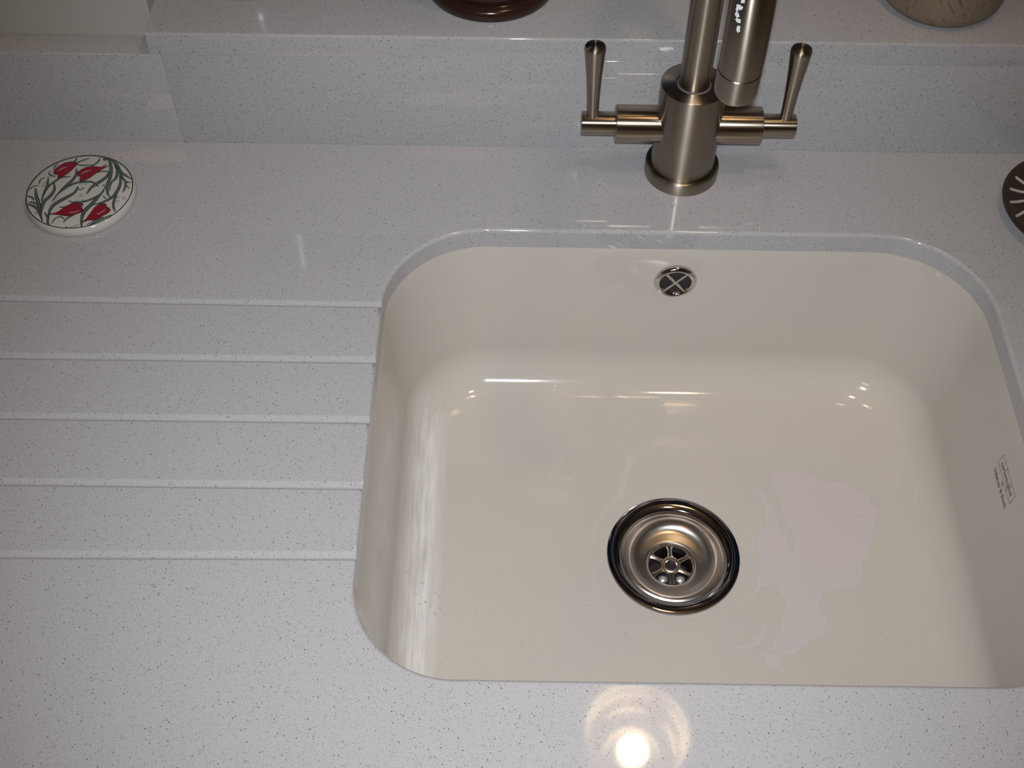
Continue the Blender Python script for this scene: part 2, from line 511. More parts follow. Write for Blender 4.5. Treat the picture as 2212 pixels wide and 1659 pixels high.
win = empty('window_1', (0, WY, WZ0), kind='structure')
b = MB()
hz = WZ1 - WZ0
for x0, x1, z0, z1 in ((WX0, WX1, .0217, .07), (WX0, WX1, hz - .05, hz), (WX0, WX0 + .05, .07, hz - .05), (WX1 - .05, WX1, .07, hz - .05), (.31, .36, .07, hz - .05)):
    b.box((x0, 0, z0), (x1, .06, z1))
bevelled(b, .004, 2)
b.build('window_frame', FRAMEP, win)
b = MB(); b.box((WX0 + .05, .025, .07), (.31, .031, hz - .05)); b.build('pane', PANE, win, smooth=False)
b = MB(); b.box((.36, .025, .07), (WX1 - .05, .031, hz - .05)); b.build('pane', PANE, win, smooth=False)
# the sill slab is the same speckled quartz as the worktop, rounded front arris
b = MB()
b.box((WX0, 0.8445 - WY, 0.0002), (WX1, 0, 0.0215))
bmesh.ops.recalc_face_normals(b.bm, faces=b.bm.faces)
bmesh.ops.bevel(b.bm, geom=[e for e in b.bm.edges if all(v.co.z > .02 for v in e.verts) and all(v.co.y < -.1 for v in e.verts)], offset=.0022, segments=4, affect='EDGES', profile=.5)
sill = b.build('window_sill', QUARTZ, win)
sill['label'] = 'speckled pale quartz window sill slab'

# ------------------------------------------------------------ base cabinet (hidden below the worktop)
cab = empty('base_cabinet', (0, 0, 0), 'cream painted base cabinet run under the quartz worktop', 'cabinet')
b = MB()
for x in (XL + .002, -.20, .48, XR - .02):
    b.box((x, .30, .10), (x + .018, .86, Z0 - .0202))
b.box((XL + .022, .30, .10), (-.2005, .86, .118))
b.box((-.1815, .30, .10), (.4795, .86, .118))
b.box((.4985, .30, .10), (XR - .0205, .86, .118))
b.box((XL + .002, .36, 0.0), (XR - .002, .378, .0995))
b.build('carcass', CAB, cab, smooth=False)
for i, (x0, x1) in enumerate(((XL + .004, -.72), (-.716, -.194), (-.19, .145), (.149, .486), (.49, .95), (.954, XR - .004))):
    b = MB(); b.box((x0, .278, .104), (x1, .2985, Z0 - .028)); bevelled(b, .002, 2)
    d = b.build('door', CAB, cab)
    b = MB(); b.tube([(x1 - .04, .262, .60), (x1 - .04, .262, .76)], .006, 16)
    b.tube([(x1 - .04, .262, .61), (x1 - .04, .2785, .61)], .004, 12)
    b.tube([(x1 - .04, .262, .75), (x1 - .04, .2785, .75)], .004, 12)
    b.build('handle', NICKEL, d)

# ------------------------------------------------------------ worktop
OX0, OX1, OY0, OY1 = -0.1050, 0.3890, 0.3362, 0.7388
RB, RF = .084, .070


def rrect(d=0., nseg=24, nx=24, ny=18, sx=0.):
    """rounded rectangle of the bowl opening, offset inwards by d; always the same number of points"""
    x0, x1, y0, y1 = OX0 + d, OX1 - d, OY0 + d, OY1 - d
    rb, rf = max(RB - d, .012), max(RF - d, .012)
    out = []

    def arc(cx, cy, r, a0):
        for i in range(nseg + 1):
            a = a0 + pi / 2 * i / nseg
            out.append((cx + r * math.cos(a), cy + r * math.sin(a)))

    def line(n):
        out.append(('L', n))
    arc(x1 - rb, y1 - rb, rb, 0); line(nx)
    arc(x0 + rb, y1 - rb, rb, pi / 2); line(ny)
    arc(x0 + rf, y0 + rf, rf, pi); line(nx)
    arc(x1 - rf, y0 + rf, rf, 1.5 * pi); line(ny)
    res = []
    for i, p in enumerate(out):
        if p[0] == 'L':
            a = res[-1]
            q = out[(i + 1) % len(out)]
            for k in range(1, p[1]):
                t = k / p[1]
                res.append((a[0] + (q[0] - a[0]) * t, a[1] + (q[1] - a[1]) * t))
        else:
            res.append(p)
    return res


def worktop():
    o1 = rrect(-.0008)
    n = len(o1)
    X0, X1, Y0, Y1 = XL + .0005, XR - .0005, .245, .8443
    # walk the outer rectangle with the same number of points, matched by direction from the centre
    cx, cy = (OX0 + OX1) / 2, (OY0 + OY1) / 2

    def outer(p):
        dx, dy = p[0] - cx, p[1] - cy
        s = 1e9
        if dx > 1e-9: s = min(s, (X1 - cx) / dx)
        if dx < -1e-9: s = min(s, (X0 - cx) / dx)
        if dy > 1e-9: s = min(s, (Y1 - cy) / dy)
        if dy < -1e-9: s = min(s, (Y0 - cy) / dy)
        return (cx + dx * s, cy + dy * s)
    # plain slab, hole cut by boolean so that the top stays one flat face
    mb = MB(); mb.box((X0, Y0, -.02), (X1, Y1, 0))
    slab = mb.build('worktop', QUARTZ, None, (0, 0, Z0), smooth=False)
    mb = MB(); mb.prism(o1, -.05, .05)
    cut = mb.build('cut', QUARTZ, None, (0, 0, Z0), smooth=False)
    m = slab.modifiers.new('b', 'BOOLEAN'); m.operation = 'DIFFERENCE'; m.solver = 'EXACT'; m.object = cut
    evaluated(slab)
    bm = bmesh.new(); bm.from_mesh(slab.data)
    es = [e for e in bm.edges if len(e.link_faces) == 2 and abs(e.verts[0].co.z) < 1e-5 and abs(e.verts[1].co.z) < 1e-5
          and e.calc_face_angle(0) > .8 and e.verts[0].co.y < .84 ]
    bmesh.ops.bevel(bm, geom=es, offset=.0032, segments=5, affect='EDGES', profile=.5, clamp_overlap=True)
    bm.to_mesh(slab.data); bm.free()
    bpy.data.objects.remove(cut)
    mb = MB()
    prof = [(-.0006, .004), (-.0004, 0), (.0012, -.0013), (.0021, -.0017), (.0030, -.0017), (.0044, -.0012), (.0060, -.0005), (.0076, 0.0), (.0078, .004)]
    for y in (.6508, .5938, .5363, .4780, .4208):
        n = len(prof)
        sl = (y - .536) * .012 * 0
        rs = []
        for x, dz, dy in ((-1.02, .0030, 0), (-.90, 0, 0), (-.1, 0, 0), (-.06, 0, 0)):
            yy = y + (x + .10) * (-.004 if y > .6 else .012 if y < .45 else .003)
            rs.append([(x, yy + a, c + dz if c < .001 else c + .003) for a, c in prof])
        mb.rings(rs, True, True, True)
    cut = mb.build('cut', QUARTZ, None, (0, 0, Z0), smooth=False)
    m = slab.modifiers.new('b', 'BOOLEAN'); m.operation = 'DIFFERENCE'; m.solver = 'EXACT'; m.object = cut
    evaluated(slab)
    bpy.data.objects.remove(cut)
    me = slab.data
    for p in me.polygons:
        p.use_smooth = not (p.normal.z > .999 or p.area > .003)
    me.set_sharp_from_angle(angle=math.radians(50))
    w = slab.modifiers.new('w', 'WEIGHTED_NORMAL'); w.keep_sharp = True
    for p in me.polygons: p.use_smooth = True
    return tag(slab, 'pale speckled quartz worktop with drainer grooves around the undermounted sink', 'worktop')


worktop()

# upstand in two lengths, butt joint left of the sill's end
for x0, x1, lab in ((XL + .0005, -.2982, 'short left length of quartz upstand below the plain painted wall'),
                    (-.2976, XR - .0005, 'long quartz upstand behind the tap, under the window sill')):
    b = MB(); b.box((x0, .8445, -.0199), (x1, .8702, .0953)); bevelled(b, .0014 if x1 < 0 else .0005, 3)
    tag(b.build('upstand', QUARTZ, None, (0, 0, Z0)), lab, 'upstand')

b = MB(); b.box((-.29815, .84445, .0002), (-.29765, .8695, .0950))
b.build('joint', PALE, [o for o in col.objects if o.name.startswith('upstand')][-1])['label'] = 'thin pale sealed joint'

# ------------------------------------------------------------ sink
SINK = empty('sink', (0, 0, Z0), 'white glazed undermount sink bowl with steel waste', 'sink')
DX, DY, DZ, DR = .1416, .5362, -.1890, .0575


def basin():
    mb = MB()
    prof = [(-.012, -.0203), (-.0012, -.0203), (-.0008, -.0225)]
    for i in range(1, 9):
        t = i / 8
        prof.append((-.0008 + .0099 * t, -.0225 - .120 * t))
    R = .040
    for i in range(1, 15):
        a = (pi / 2 - .04) * i / 14
        prof.append((.0091 + R * (1 - math.cos(a)), -.1425 - R * math.sin(a)))
    rings = [[(x, y, z) for x, y in rrect(d)] for d, z in prof]
    last = rings[-1]
    zl = last[0][2]
    n = len(last)
    K = 16
    for k in range(1, K + 1):
        t = k / K
        ring = []
        for x, y, z in last:
            a = math.atan2(y - DY, x - DX)
            cx, cy = DX + (DR - .001) * math.cos(a), DY + (DR - .001) * math.sin(a)
            tz = zl + (DZ + .0005 - zl) * (t ** .7)
            if k == K: tz = DZ - .0002
            ring.append((x + (cx - x) * t, y + (cy - y) * t, tz))
        rings.append(ring)
    # throat of the waste, then the outside of the bowl
    rings.append([(DX + (x - DX) * .93, DY + (y - DY) * .93, DZ - .012) for x, y, z in rings[-1]])
    mb.rings(rings, True, False, False)
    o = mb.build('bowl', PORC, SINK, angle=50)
    s = o.modifiers.new('s', 'SOLIDIFY'); s.thickness = .008; s.offset = -1; s.use_quality_normals = True
    # make sure the normals face into the bowl before thickening
    me = o.data
    c = Vector(((OX0 + OX1) / 2, DY, -.05))
    p = max(me.polygons, key=lambda q: q.area)
    if (Vector((DX, DY, 0.2)) - p.center).dot(p.normal) < 0:
        me.flip_normals()
    evaluated(o)
    finish(o.data, 50)
    return zl


ZL = basin()


# waste: polished flange, inner lip, satin cup, spoked strainer
b = MB()
b.lathe([(.0440, -.0010), (.0452, .0004), (.0470, .0013), (.0500, .0022), (.0545, .0028), (.0572, .0022), (.0577, .0004), (.0560, -.0004), (.0450, -.0030), (.0440, -.0010)], n=96, cap0=False, cap1=False)
b.build('waste_flange', CHROME_DK, SINK, (DX, DY, DZ), angle=60)['label'] = 'dark polished ring of the waste'
b = MB()
b.lathe([(.0452, .0002), (.0436, .0010), (.0422, -.0004), (.0416, -.0030), (.0400, -.0062), (.0380, -.0090), (.0352, -.0112), (.0325, -.0124),
         (.0305, -.0131), (.0285, -.0136), (.0240, -.0143), (.0215, -.0148), (.0207, -.0154), (.0203, -.0170), (.0200, -.045), (.0215, -.045), (.0222, -.0175), (.036, -.0135), (.0440, -.006), (.0456, -.0020)], n=96, cap0=False, cap1=False)
CUP = b.build('waste_cup', SATIN, SINK, (DX, DY, DZ), angle=60)
CUP['label'] = 'satin steel cup of the waste'
b = MB(); b.lathe([(.0001, -.045), (.0206, -.045), (.0206, -.047), (.0001, -.047)], n=48); b.build('waste_pipe', BLACK, SINK, (DX, DY, DZ))
b = MB()
zs = -.0172
b.lathe([(.0044, .0004), (.0052, .0014), (.0064, .0016), (.0080, .0010), (.0090, -.0004), (.0090, -.0022), (.0044, -.0022)], n=40, cap0=False, cap1=False)
b.lathe([(.0044, .0004), (.0040, -.0022)], n=40, cap0=False, cap1=False)
b.lathe([(.0188, -.0003), (.0196, .0006), (.0204, .0006), (.0204, -.0022), (.0188, -.0022), (.0188, -.0003)], n=64, cap0=False, cap1=False)
for k in range(6):
    a = pi / 2 + k * pi / 3
    ca, sa = math.cos(a), math.sin(a)
    secs = []
    for r, w in ((.0078, .0034), (.0098, .0022), (.0130, .0019), (.0165, .0021), (.0192, .0034)):
        sec = []
        for u, v in ((-w, -.0022), (-w, -.0005), (-w * .6, .0004), (0, .0007), (w * .6, .0004), (w, -.0005), (w, -.0022)):
            sec.append((ca * r - sa * u, sa * r + ca * u, v))
        secs.append(sec)
    b.rings(secs, True, True, True)
STR = b.build('strainer', SATIN, SINK, (DX, DY, DZ + zs))
# the grid's centre screw
b = MB(); b.lathe([(.0042, -.0020), (.0001, -.0023), (.0001, -.004), (.0042, -.004)], n=24); b.build('screw_socket', BLACK, STR)
# drops of water hanging in the two front holes
for k, a in enumerate((-pi / 2 - pi / 6, -pi / 2 + pi / 6)):
    b = MB()
    r0 = .0037
    M = Matrix.Translation((.0150 * math.cos(a), .0150 * math.sin(a), -.0030)) @ Matrix.Diagonal((1.15, 1, .7, 1))
    b.lathe([(r0 * math.sin(t * pi / 10), -r0 * math.cos(t * pi / 10)) for t in range(1, 10)], M, 24)
    b.build('water_bead', BEADM, STR, angle=80)

# overflow grille in the back wall
OV = Vector((.1423, .7359, -.0570))
Mov = Matrix.Translation(OV) @ Matrix.Rotation(math.radians(90), 4, 'X') @ Matrix.Rotation(0, 4, 'Y')
b = MB()
b.lathe([(.0134, -.001), (.0134, .0014), (.0142, .0026), (.0156, .0034), (.0170, .0030), (.0184, .0014), (.0188, .0002), (.0188, -.002)], Mov, 72, False, False)
OG = b.build('overflow_ring', CHROME, SINK, angle=60)
b = MB()
for a, up_ in ((pi / 4 + .08, 0), (-pi / 4 - .08, .00012)):
    ca, sa = math.cos(a), math.sin(a)
    secs = []
    for r in (-.0142, 0, .0142):
        sec = []
        for u, v in ((-.0014, .0002), (-.0014, .0012), (-.0008, .0020), (.0008, .0020), (.0014, .0012), (.0014, .0002)):
            sec.append(Mov @ Vector((ca * r - sa * u, sa * r + ca * u, v + (up_ if v > .001 else 0))))
        secs.append(sec)
    b.rings(secs, True, True, True)
b.build('overflow_cross', CHROME, OG)
b = MB(); b.lathe([(.0001, .0005), (.0139, .0005), (.0139, -.0005), (.0001, -.0005)], Mov, 48); b.build('overflow_hole', BLACK, OG)


# printed maker's mark on the right wall of the bowl
def text_mesh(body, size, bold=0.):
    c = bpy.data.curves.new('t', 'FONT')
    c.body = body
    c.size = size
    c.align_x = 'CENTER'
    c.align_y = 'CENTER'
    c.offset = bold
    c.extrude = 0.00008
    o = bpy.data.objects.new('t', c)
    col.objects.link(o)
    bpy.context.view_layer.update()
    me = bpy.data.meshes.new_from_object(o.evaluated_get(bpy.context.evaluated_depsgraph_get()))
    bpy.data.objects.remove(o)
    return me


def makers_mark():
    bm = bmesh.new()
    # reading direction runs from the back of the bowl to the front, letters upright on the wall
    rows = (('Villeroy & Boch', .0058, (0, -.0112), .00008), ('by', .0042, (0, -.0060), 0.00003), ('ceramicplus', .0066, (0, .0018), .00002))
    W = Matrix(((0, 0, -1, 0), (-1, 0, 0, 0), (0, 1, 0, 0), (0, 0, 0, 1)))
    for body, size, (u, v), bold in rows:
        me = text_mesh(body, size, bold)
        me.transform(W @ Matrix.Translation((u, v, 0)))
        bm.from_mesh(me)
    mb = MB(); mb.bm.free(); mb.bm = bm
    for x0, x1, y0, y1 in ((-.0195, .0195, .0070, .0073), (-.0195, .0195, -.0036, -.0033), (-.0195, -.0192, -.0036, .0073), (.0192, .0195, -.0036, .0073),
                           (-.0060, -.0056, .0035, .0085), (.0072, .0076, -.0050, .0070)):
        vs = [W @ Vector(p) for p in ((x0, y0, 0), (x1, y0, 0), (x1, y1, 0), (x0, y1, 0), (x0, y0, .0001), (x1, y0, .0001), (x1, y1, .0001), (x0, y1, .0001))]
        mb.faces(vs, [(0, 3, 2, 1), (4, 5, 6, 7), (0, 1, 5, 4), (1, 2, 6, 5), (2, 3, 7, 6), (3, 0, 4, 7)])
    me = mb.mesh('printed_mark', smooth=False, fix=False)
    o = link('printed_mark', me, INKGREY, SINK, (.38665, .533, -.0585))
    o.rotation_euler = (0, math.atan(.0099 / .120), 0)
    o['label'] = 'small grey printed maker mark on the right wall of the bowl'


makers_mark()

# ------------------------------------------------------------ ray helper: lay thin things on the bowl's surface
bpy.context.view_layer.update()
BOWL = [o for o in SINK.children if o.name == 'bowl'][0]


def drop_on(x, y):
    hit, p, nrm, i = BOWL.ray_cast(Vector((x, y, .05)), Vector((0, 0, -1)))
    return (p, nrm) if hit else (None, None)


def ragged(poly, amp, step):
    out = []
    n = len(poly)
    for i in range(n):
        a, c = Vector(poly[i]), Vector(poly[(i + 1) % n])
        k = max(1, int((c - a).length / step))
        for j in range(k):
            t = j / k
            p = a.lerp(c, t)
            out.append((p.x + random.uniform(-amp, amp), p.y + random.uniform(-amp, amp)))
    return out


def film(poly, amp=.0008, step=.0016):
    from mathutils.geometry import delaunay_2d_cdt
    pts = ragged(poly, amp, step)
    n = len(pts)
    xs = [p[0] for p in pts]; ys = [p[1] for p in pts]
    extra = []
    x = min(xs)
    while x < max(xs):
        y = min(ys)
        while y < max(ys):
            extra.append((x, y)); y += .006
        x += .006
    vs, es, fs, _, _, _ = delaunay_2d_cdt([Vector(p) for p in pts + extra], [(i, (i + 1) % n) for i in range(n)], [], 0, 1e-6)

    def inside(p):
        c = False
        j = n - 1
        for i in range(n):
            if (pts[i][1] > p.y) != (pts[j][1] > p.y) and p.x < (pts[j][0] - pts[i][0]) * (p.y - pts[i][1]) / (pts[j][1] - pts[i][1]) + pts[i][0]:
                c = not c
            j = i
        return c
    vv = []
    for v in vs:
        p, _ = drop_on(v.x, v.y)
        vv.append((v.x, v.y, (p.z if p else -.186) + .00012))
    ff = [f for f in fs if inside((vs[f[0]] + vs[f[1]] + vs[f[2]]) / 3)]
    return vv, ff


b = MB()
for poly in [PATCH] + PATCH_SMALL:
    vv, ff = film(poly)
    b.faces(vv, ff)
o = b.build('dry_film_patch', FILM, SINK, fix=False)
for v in [v for v in [0]]:
    me = o.data
    if me.polygons[0].normal.z < 0: me.flip_normals()
    bm = bmesh.new(); bm.from_mesh(me)
    bmesh.ops.delete(bm, geom=[v for v in bm.verts if not v.link_faces], context='VERTS')
    bm.to_mesh(me); bm.free()
o['label'] = 'ragged pale lilac dry patch right of the waste'

# fine beads of water in the bowl
b = MB()
cnt = 0
clusters = [(.0, .60, .06), (-.03, .46, .04), (.02, .42, .05), (.12, .46, .07), (.08, .66, .07), (.27, .68, .06), (.30, .45, .06), (.20, .60, .07), (-.06, .50, .02), (.14, .62, .03), (.33, .60, .03)]
while cnt < 330:
    cx, cy, s = random.choice(clusters)
    x, y = random.gauss(cx, s * .7), random.gauss(cy, s * .7)
    if not (OX0 + .015 < x < OX1 - .015 and OY0 + .015 < y < OY1 - .012) or math.hypot(x - DX, y - DY) < DR + .002:
        continue
    p, nr = drop_on(x, y)
    if p is None: continue
    r = random.choice([.0004, .0005, .0005, .0006, .0007, .0010])
    q = nr.to_track_quat('Z', 'Y').to_matrix().to_4x4()
    M = Matrix.Translation(p) @ q @ Matrix.Rotation(random.uniform(0, 6), 4, 'Z') @ Matrix.Diagonal((random.uniform(.8, 2.0), 1, .6, 1))
    r *= 1.25
    b.lathe([(r, 0), (r * .9, r * .16), (r * .62, r * .34), (r * .3, r * .43), (.00001, r * .46)], M, 12, False, False)
    cnt += 1
tag(b.build('water_beads', DROPS, SINK, angle=80), 'tiny scattered water beads clinging to the bowl', kind='stuff')

# ------------------------------------------------------------ mixer tap
TAP = empty('mixer_tap', (.146, .8155, Z0), 'brushed nickel two-lever mixer tap standing behind the sink', 'tap')
b = MB(); b.lathe([(.0319, 0), (.0322, .0008), (.0322, .0112), (.0316, .0122), (.0306, .0126), (.0290, .0122), (.0279, .0114), (.0278, .0)], n=96, cap0=False, cap1=False)
b.build('base_ring', NICKEL, TAP)
b = MB(); b.lathe([(.0275, 0.0005), (.0275, .0960), (.0272, .0968), (.0266, .0972), (.0150, .0972), (.0146, .0966), (.0146, .085), (.0001, .085)], n=96, cap1=False)
b.build('body', NICKEL, TAP)


def spout():
    D = Vector((-.018, -.2405, 0))
    L = D.length
    u = D.normalized()
    r = L / 2
    pts = [Vector((0, 0, .0852)), Vector((0, 0, .14)), Vector((0, 0, .2)), Vector((0, 0, .26))]
    zc = .322
    N = 40
    for i in range(N + 1):
        a = (pi + .18) * i / N
        pts.append(u * (r - r * math.cos(a)) + Vector((0, 0, zc + r * math.sin(a))))
    b = MB()
    R = .0127
    b.tube(pts, [R] * len(pts), 64)
    s = b.build('spout', NICKEL, TAP)
    b = MB()
    e = pts[-1]
    tdir = (pts[-1] - pts[-2]).normalized()
    Mc = Matrix.Translation(e) @ tdir.to_track_quat('Z', 'Y').to_matrix().to_4x4()
    b.lathe([(R - .0005, .0004), (R + .0001, .0010), (R + .0001, .0170), (R - .0004, .0195), (R - .0016, .0212), (R - .0032, .0218), (R - .0036, .018), (.0001, .018)], Mc, 64, True, False)
    oc = b.build('outlet_cap', NICKEL, s)
    # dark seam between tube and cap
    b = MB(); b.lathe([(R - .0006, -.0002), (R - .0006, .0006)], Mc, 64); b.build('seam', RUBBER, s)
    # collar where the post enters the body
    b = MB(); b.lathe([(.0128, .0972), (.0144, .0964), (.0144, .090), (.0128, .090)], n=64, cap0=False, cap1=False); b.build('seal', RUBBER, s)
    # bright reflection on the falling tube, painted as pale flecks
    b = MB()
    random.seed(3)
    n_u = -u
    for k, (dx, z, sx, sz) in enumerate((d_[0] - .0035, d_[1] + .013, d_[2] * .95, d_[3] * 1.15) for d_ in ((-.0030, .362, .0014, .0045), (-.0033, .352, .0016, .0040), (-.0036, .345, .0018, .0038), (-.0040, .3385, .0017, .0030), (-.0050, .3335, .0020, .0022),
                                         (-.0056, .3290, .0016, .0020), (-.0048, .3262, .0019, .0018), (-.0040, .3215, .0013, .0030), (-.0060, .3320, .001, .002), (-.0030, .3565, .0015, .002))):
        ang0 = math.asin(dx / R)
        c = []
        m_ = 18
        # tube axis at this height
        a = pi - math.asin(max(-1, min(1, (z - zc) / r)))
        ax = u * (r - r * math.cos(a)) + Vector((0, 0, z))
        for i in range(m_):
            t = 2 * pi * i / m_
            rr = 1 + random.uniform(-.28, .28)
            da = sx * rr * math.cos(t) / R
            zz = sz * rr * math.sin(t) * .62
            aa = pi - math.asin(max(-1, min(1, (z + zz - zc) / r)))
            ax2 = u * (r - r * math.cos(aa)) + Vector((0, 0, z + zz))
            side = Vector((1, 0, 0))
            front = Vector((0, -1, 0))
            nrm = side * math.sin(ang0 + da) + front * math.cos(ang0 + da)
            c.append(ax2 + nrm * (R + .0002))
        ctr = sum(c, Vector()) / m_
        nrm = (side * math.sin(ang0) + front * math.cos(ang0))
        ctr = ax + nrm * (R + .0004)
        b.faces([ctr] + c, [(0, 1 + i, 1 + (i + 1) % m_) for i in range(m_)])
    b.build('painted_glint_flecks', GLINT, s, angle=80)


spout()
for sgn in (-1, 1):
    H = empty('handle', (0, 0, .0535))
    H.parent = TAP
    M = Matrix.Rotation(pi / 2 * sgn, 4, 'Y')
    b = MB()
    x0 = .0200
    b.lathe([(.0158, x0), (.0160, x0 + .001), (.0160, .0606), (.0156, .0615), (.0149, .0619), (.0108, .0619)], M, 64, True, True)
    b.build('valve_housing', NICKEL_X, H)
    b = MB()
    b.lathe([(.0100, .0600), (.0100, .0896), (.0096, .0905), (.0088, .0908), (.0001, .0908)], M, 48, True, False)
    b.build('spindle', NICKEL_X, H)
    b = MB()
    x = sgn * .0815
    pr_ = [(.0050, .0070), (.0051, .020), (.0056, .034), (.0066, .052), (.0078, .066), (.0086, .0755), (.0087, .0775), (.0080, .0792), (.0060, .0803), (.0035, .0808), (.0001, .0810)]
    lean = -.002 * (1 if sgn < 0 else 0)
    rs = []
    for r_, z in pr_:
        f_ = (z - .007) / .074
        rs.append([(x + lean * f_ + r_ * math.cos(2 * pi * i / 40), r_ * math.sin(2 * pi * i / 40), z) for i in range(40)])
    b.rings(rs, True, True, False)
    b.build('lever', NICKEL, H)

# ------------------------------------------------------------ tulip coaster
def stroke(mb, pts, w, z, mi, outline=None, n=22):
    """tapering brush stroke through pts, pointed at both ends"""
    P = [Vector(p) for p in pts]
    if len(P) < 2: return
    # Catmull-Rom
    Q = []
    for i in range(len(P) - 1):
        p0 = P[max(i - 1, 0)]; p1 = P[i]; p2 = P[i + 1]; p3 = P[min(i + 2, len(P) - 1)]
        for k in range(8):
            t = k / 8
            Q.append(.5 * ((2 * p1) + (-p0 + p2) * t + (2 * p0 - 5 * p1 + 4 * p2 - p3) * t * t + (-p0 + 3 * p1 - 3 * p2 + p3) * t ** 3))
    Q.append(P[-1])

    def strip(width, zz, mat_i, grow=0.):
        vs = []
        N = len(Q) - 1
        for i, q in enumerate(Q):
            t = i / N
            d = (Q[min(i + 1, N)] - Q[max(i - 1, 0)])
            if d.length < 1e-9: d = Vector((1, 0))
            d.normalize()
            nrm = Vector((-d.y, d.x))
            h = width / 2 * (math.sin(pi * min(1, max(0, t * .93 + .05))) ** .8) + grow
            for sg in (1, -1):
                v = q + nrm * (h * sg)
                v -= Vector((.5, -.5))
                if v.length > 44.4: v *= 44.4 / v.length
                v += Vector((.5, -.5))
                vs.append((v.x, v.y, zz))
        fs = [(2 * i, 2 * i + 1, 2 * i + 3, 2 * i + 2) for i in range(N)]
        mb.faces([(a * .001, c * .001, e) for a, c, e in vs], fs, mat_i)
    if outline:
        strip(w, z, outline, .17)
        strip(w * .55, z + .000004, mi, -.02)
    else:
        strip(w, z, mi)


def coaster():
    mb = MB()
    Rr = .0466
    mb.lathe([(.0001, 0), (Rr - .002, 0), (Rr - .0004, .0010), (Rr, .0028), (Rr - .0003, .0056), (Rr - .0012, .0074), (Rr - .0024, .0083), (Rr - .0036, .0086), (.0001, .0086)], n=128, mi=0)
    z = .00866
    RI = .0447
    mb.lathe([(RI - .00065, z + .0004), (RI + .00030, z + .0004)], n=128, cap0=False, cap1=False, mi=1)
    for i, (pts, w) in enumerate(LEAVES):
        stroke(mb, pts, w, z + i * .000008, 2 if w > .7 else 1, 1 if w > .7 else None)
    for t in TULIPS:
        P = [Vector(p) for p in t]
        n = len(P)
        c = sum(P, Vector((0, 0))) / n
        Q = []
        for i in range(n):
            p0, p1, p2, p3 = P[i - 1], P[i], P[(i + 1) % n], P[(i + 2) % n]
            for k in range(5):
                s = k / 5
                Q.append(.5 * ((2 * p1) + (-p0 + p2) * s + (2 * p0 - 5 * p1 + 4 * p2 - p3) * s * s + (-p0 + 3 * p1 - 3 * p2 + p3) * s ** 3))
        zz = z + .0005
        mb.faces([(c.x * .001 + (p.x - c.x) * .00107, c.y * .001 + (p.y - c.y) * .00109, zz - .00006) for p in Q], [tuple(range(len(Q)))], 1)
        mb.faces([(p.x * .001, p.y * .001, zz) for p in Q], [tuple(range(len(Q)))], 3)
    for pts, w in VEINS:
        stroke(mb, pts, w * 1.5, z + .00058, 4)
    for (x, y, r) in SCROLLS:
        if math.hypot(x - .5, y + .5) + r > 44: continue
        a0 = random.uniform(0, 6)
        P = []
        for i in range(15):
            a = a0 + i * .62
            rr = r * (1 - i / 20)
            P.append((x + rr * math.cos(a), y + rr * .9 * math.sin(a)))
        stroke(mb, P, .38, z + .00002, 1)
    o = mb.build('tulip_coaster', [WHITEGLAZE, INK, LEAFG, RED, PALE], None, (-.3725, .7705, Z0 + .0001), angle=40, fix=False)
    me = o.data
    bm = bmesh.new(); bm.from_mesh(me)
    for f in bm.faces:
        if f.material_index > 0 and f.normal.z < 0: f.normal_flip()
    bm.to_mesh(me); bm.free()
    tag(o, 'round white ceramic coaster painted with red tulips and slate-green leaves', 'coaster')


coaster()

# ------------------------------------------------------------ dark dish at the right edge
DISH = empty('glass_dish', (.4825, .7655, Z0 + .0001), 'round dark brown glass dish with pale radial strokes, right of the tap', 'dish')
b = MB()
Rd = .0660
b.lathe([(.0001, .0), (.046, 0), (.053, .0006), (.063, .0085), (Rd, .0118), (Rd + .0003, .0126), (Rd - .0006, .0133), (Rd - .0026, .0130), (.058, .0106), (.050, .0074), (.034, .0046), (.0001, .0036)], n=128)
b.build('bowl', [DISHDK], DISH, angle=50)
b = MB()
b.lathe([(.0001, .0041), (.034, .0050), (.044, .0066), (.044, .0060), (.034, .0045), (.0001, .0037)], n=64, cap0=False, cap1=False)
b.build('amber_centre', DISHGLOW, DISH)
zr = lambda r: .0074 + (r - .050) * .4 if r > .050 else .0046 + (r - .034) * .175
for k in range(22):
    a = 2.492 + k * 2 * pi / 22
    o0 = Vector((.0600 * math.cos(a), .0600 * math.sin(a)))
    i0 = Vector((-.012, .012)) * .8 + Vector((math.cos(a), math.sin(a))) * .034
    d = (i0 - o0).normalized()
    nv_ = Vector((-d.y, d.x))
    secs = []
    for t, w in ((0, .0007), (.0006, .0011), (.0020, .0013), (.0080, .0013), (.0145, .0013), (.0162, .0011), (.0168, .0007)):
        c = o0 + d * t
        z = zr(c.length) + .0003
        secs.append([(c.x + nv_.x * w, c.y + nv_.y * w, z - .0004), (c.x + nv_.x * w, c.y + nv_.y * w, z + .0003), (c.x - nv_.x * w, c.y - nv_.y * w, z + .0003), (c.x - nv_.x * w, c.y - nv_.y * w, z - .0004)])
    b = MB(); b.rings(secs, True, True, True)
    b.build('radial_stroke', PALE, DISH)

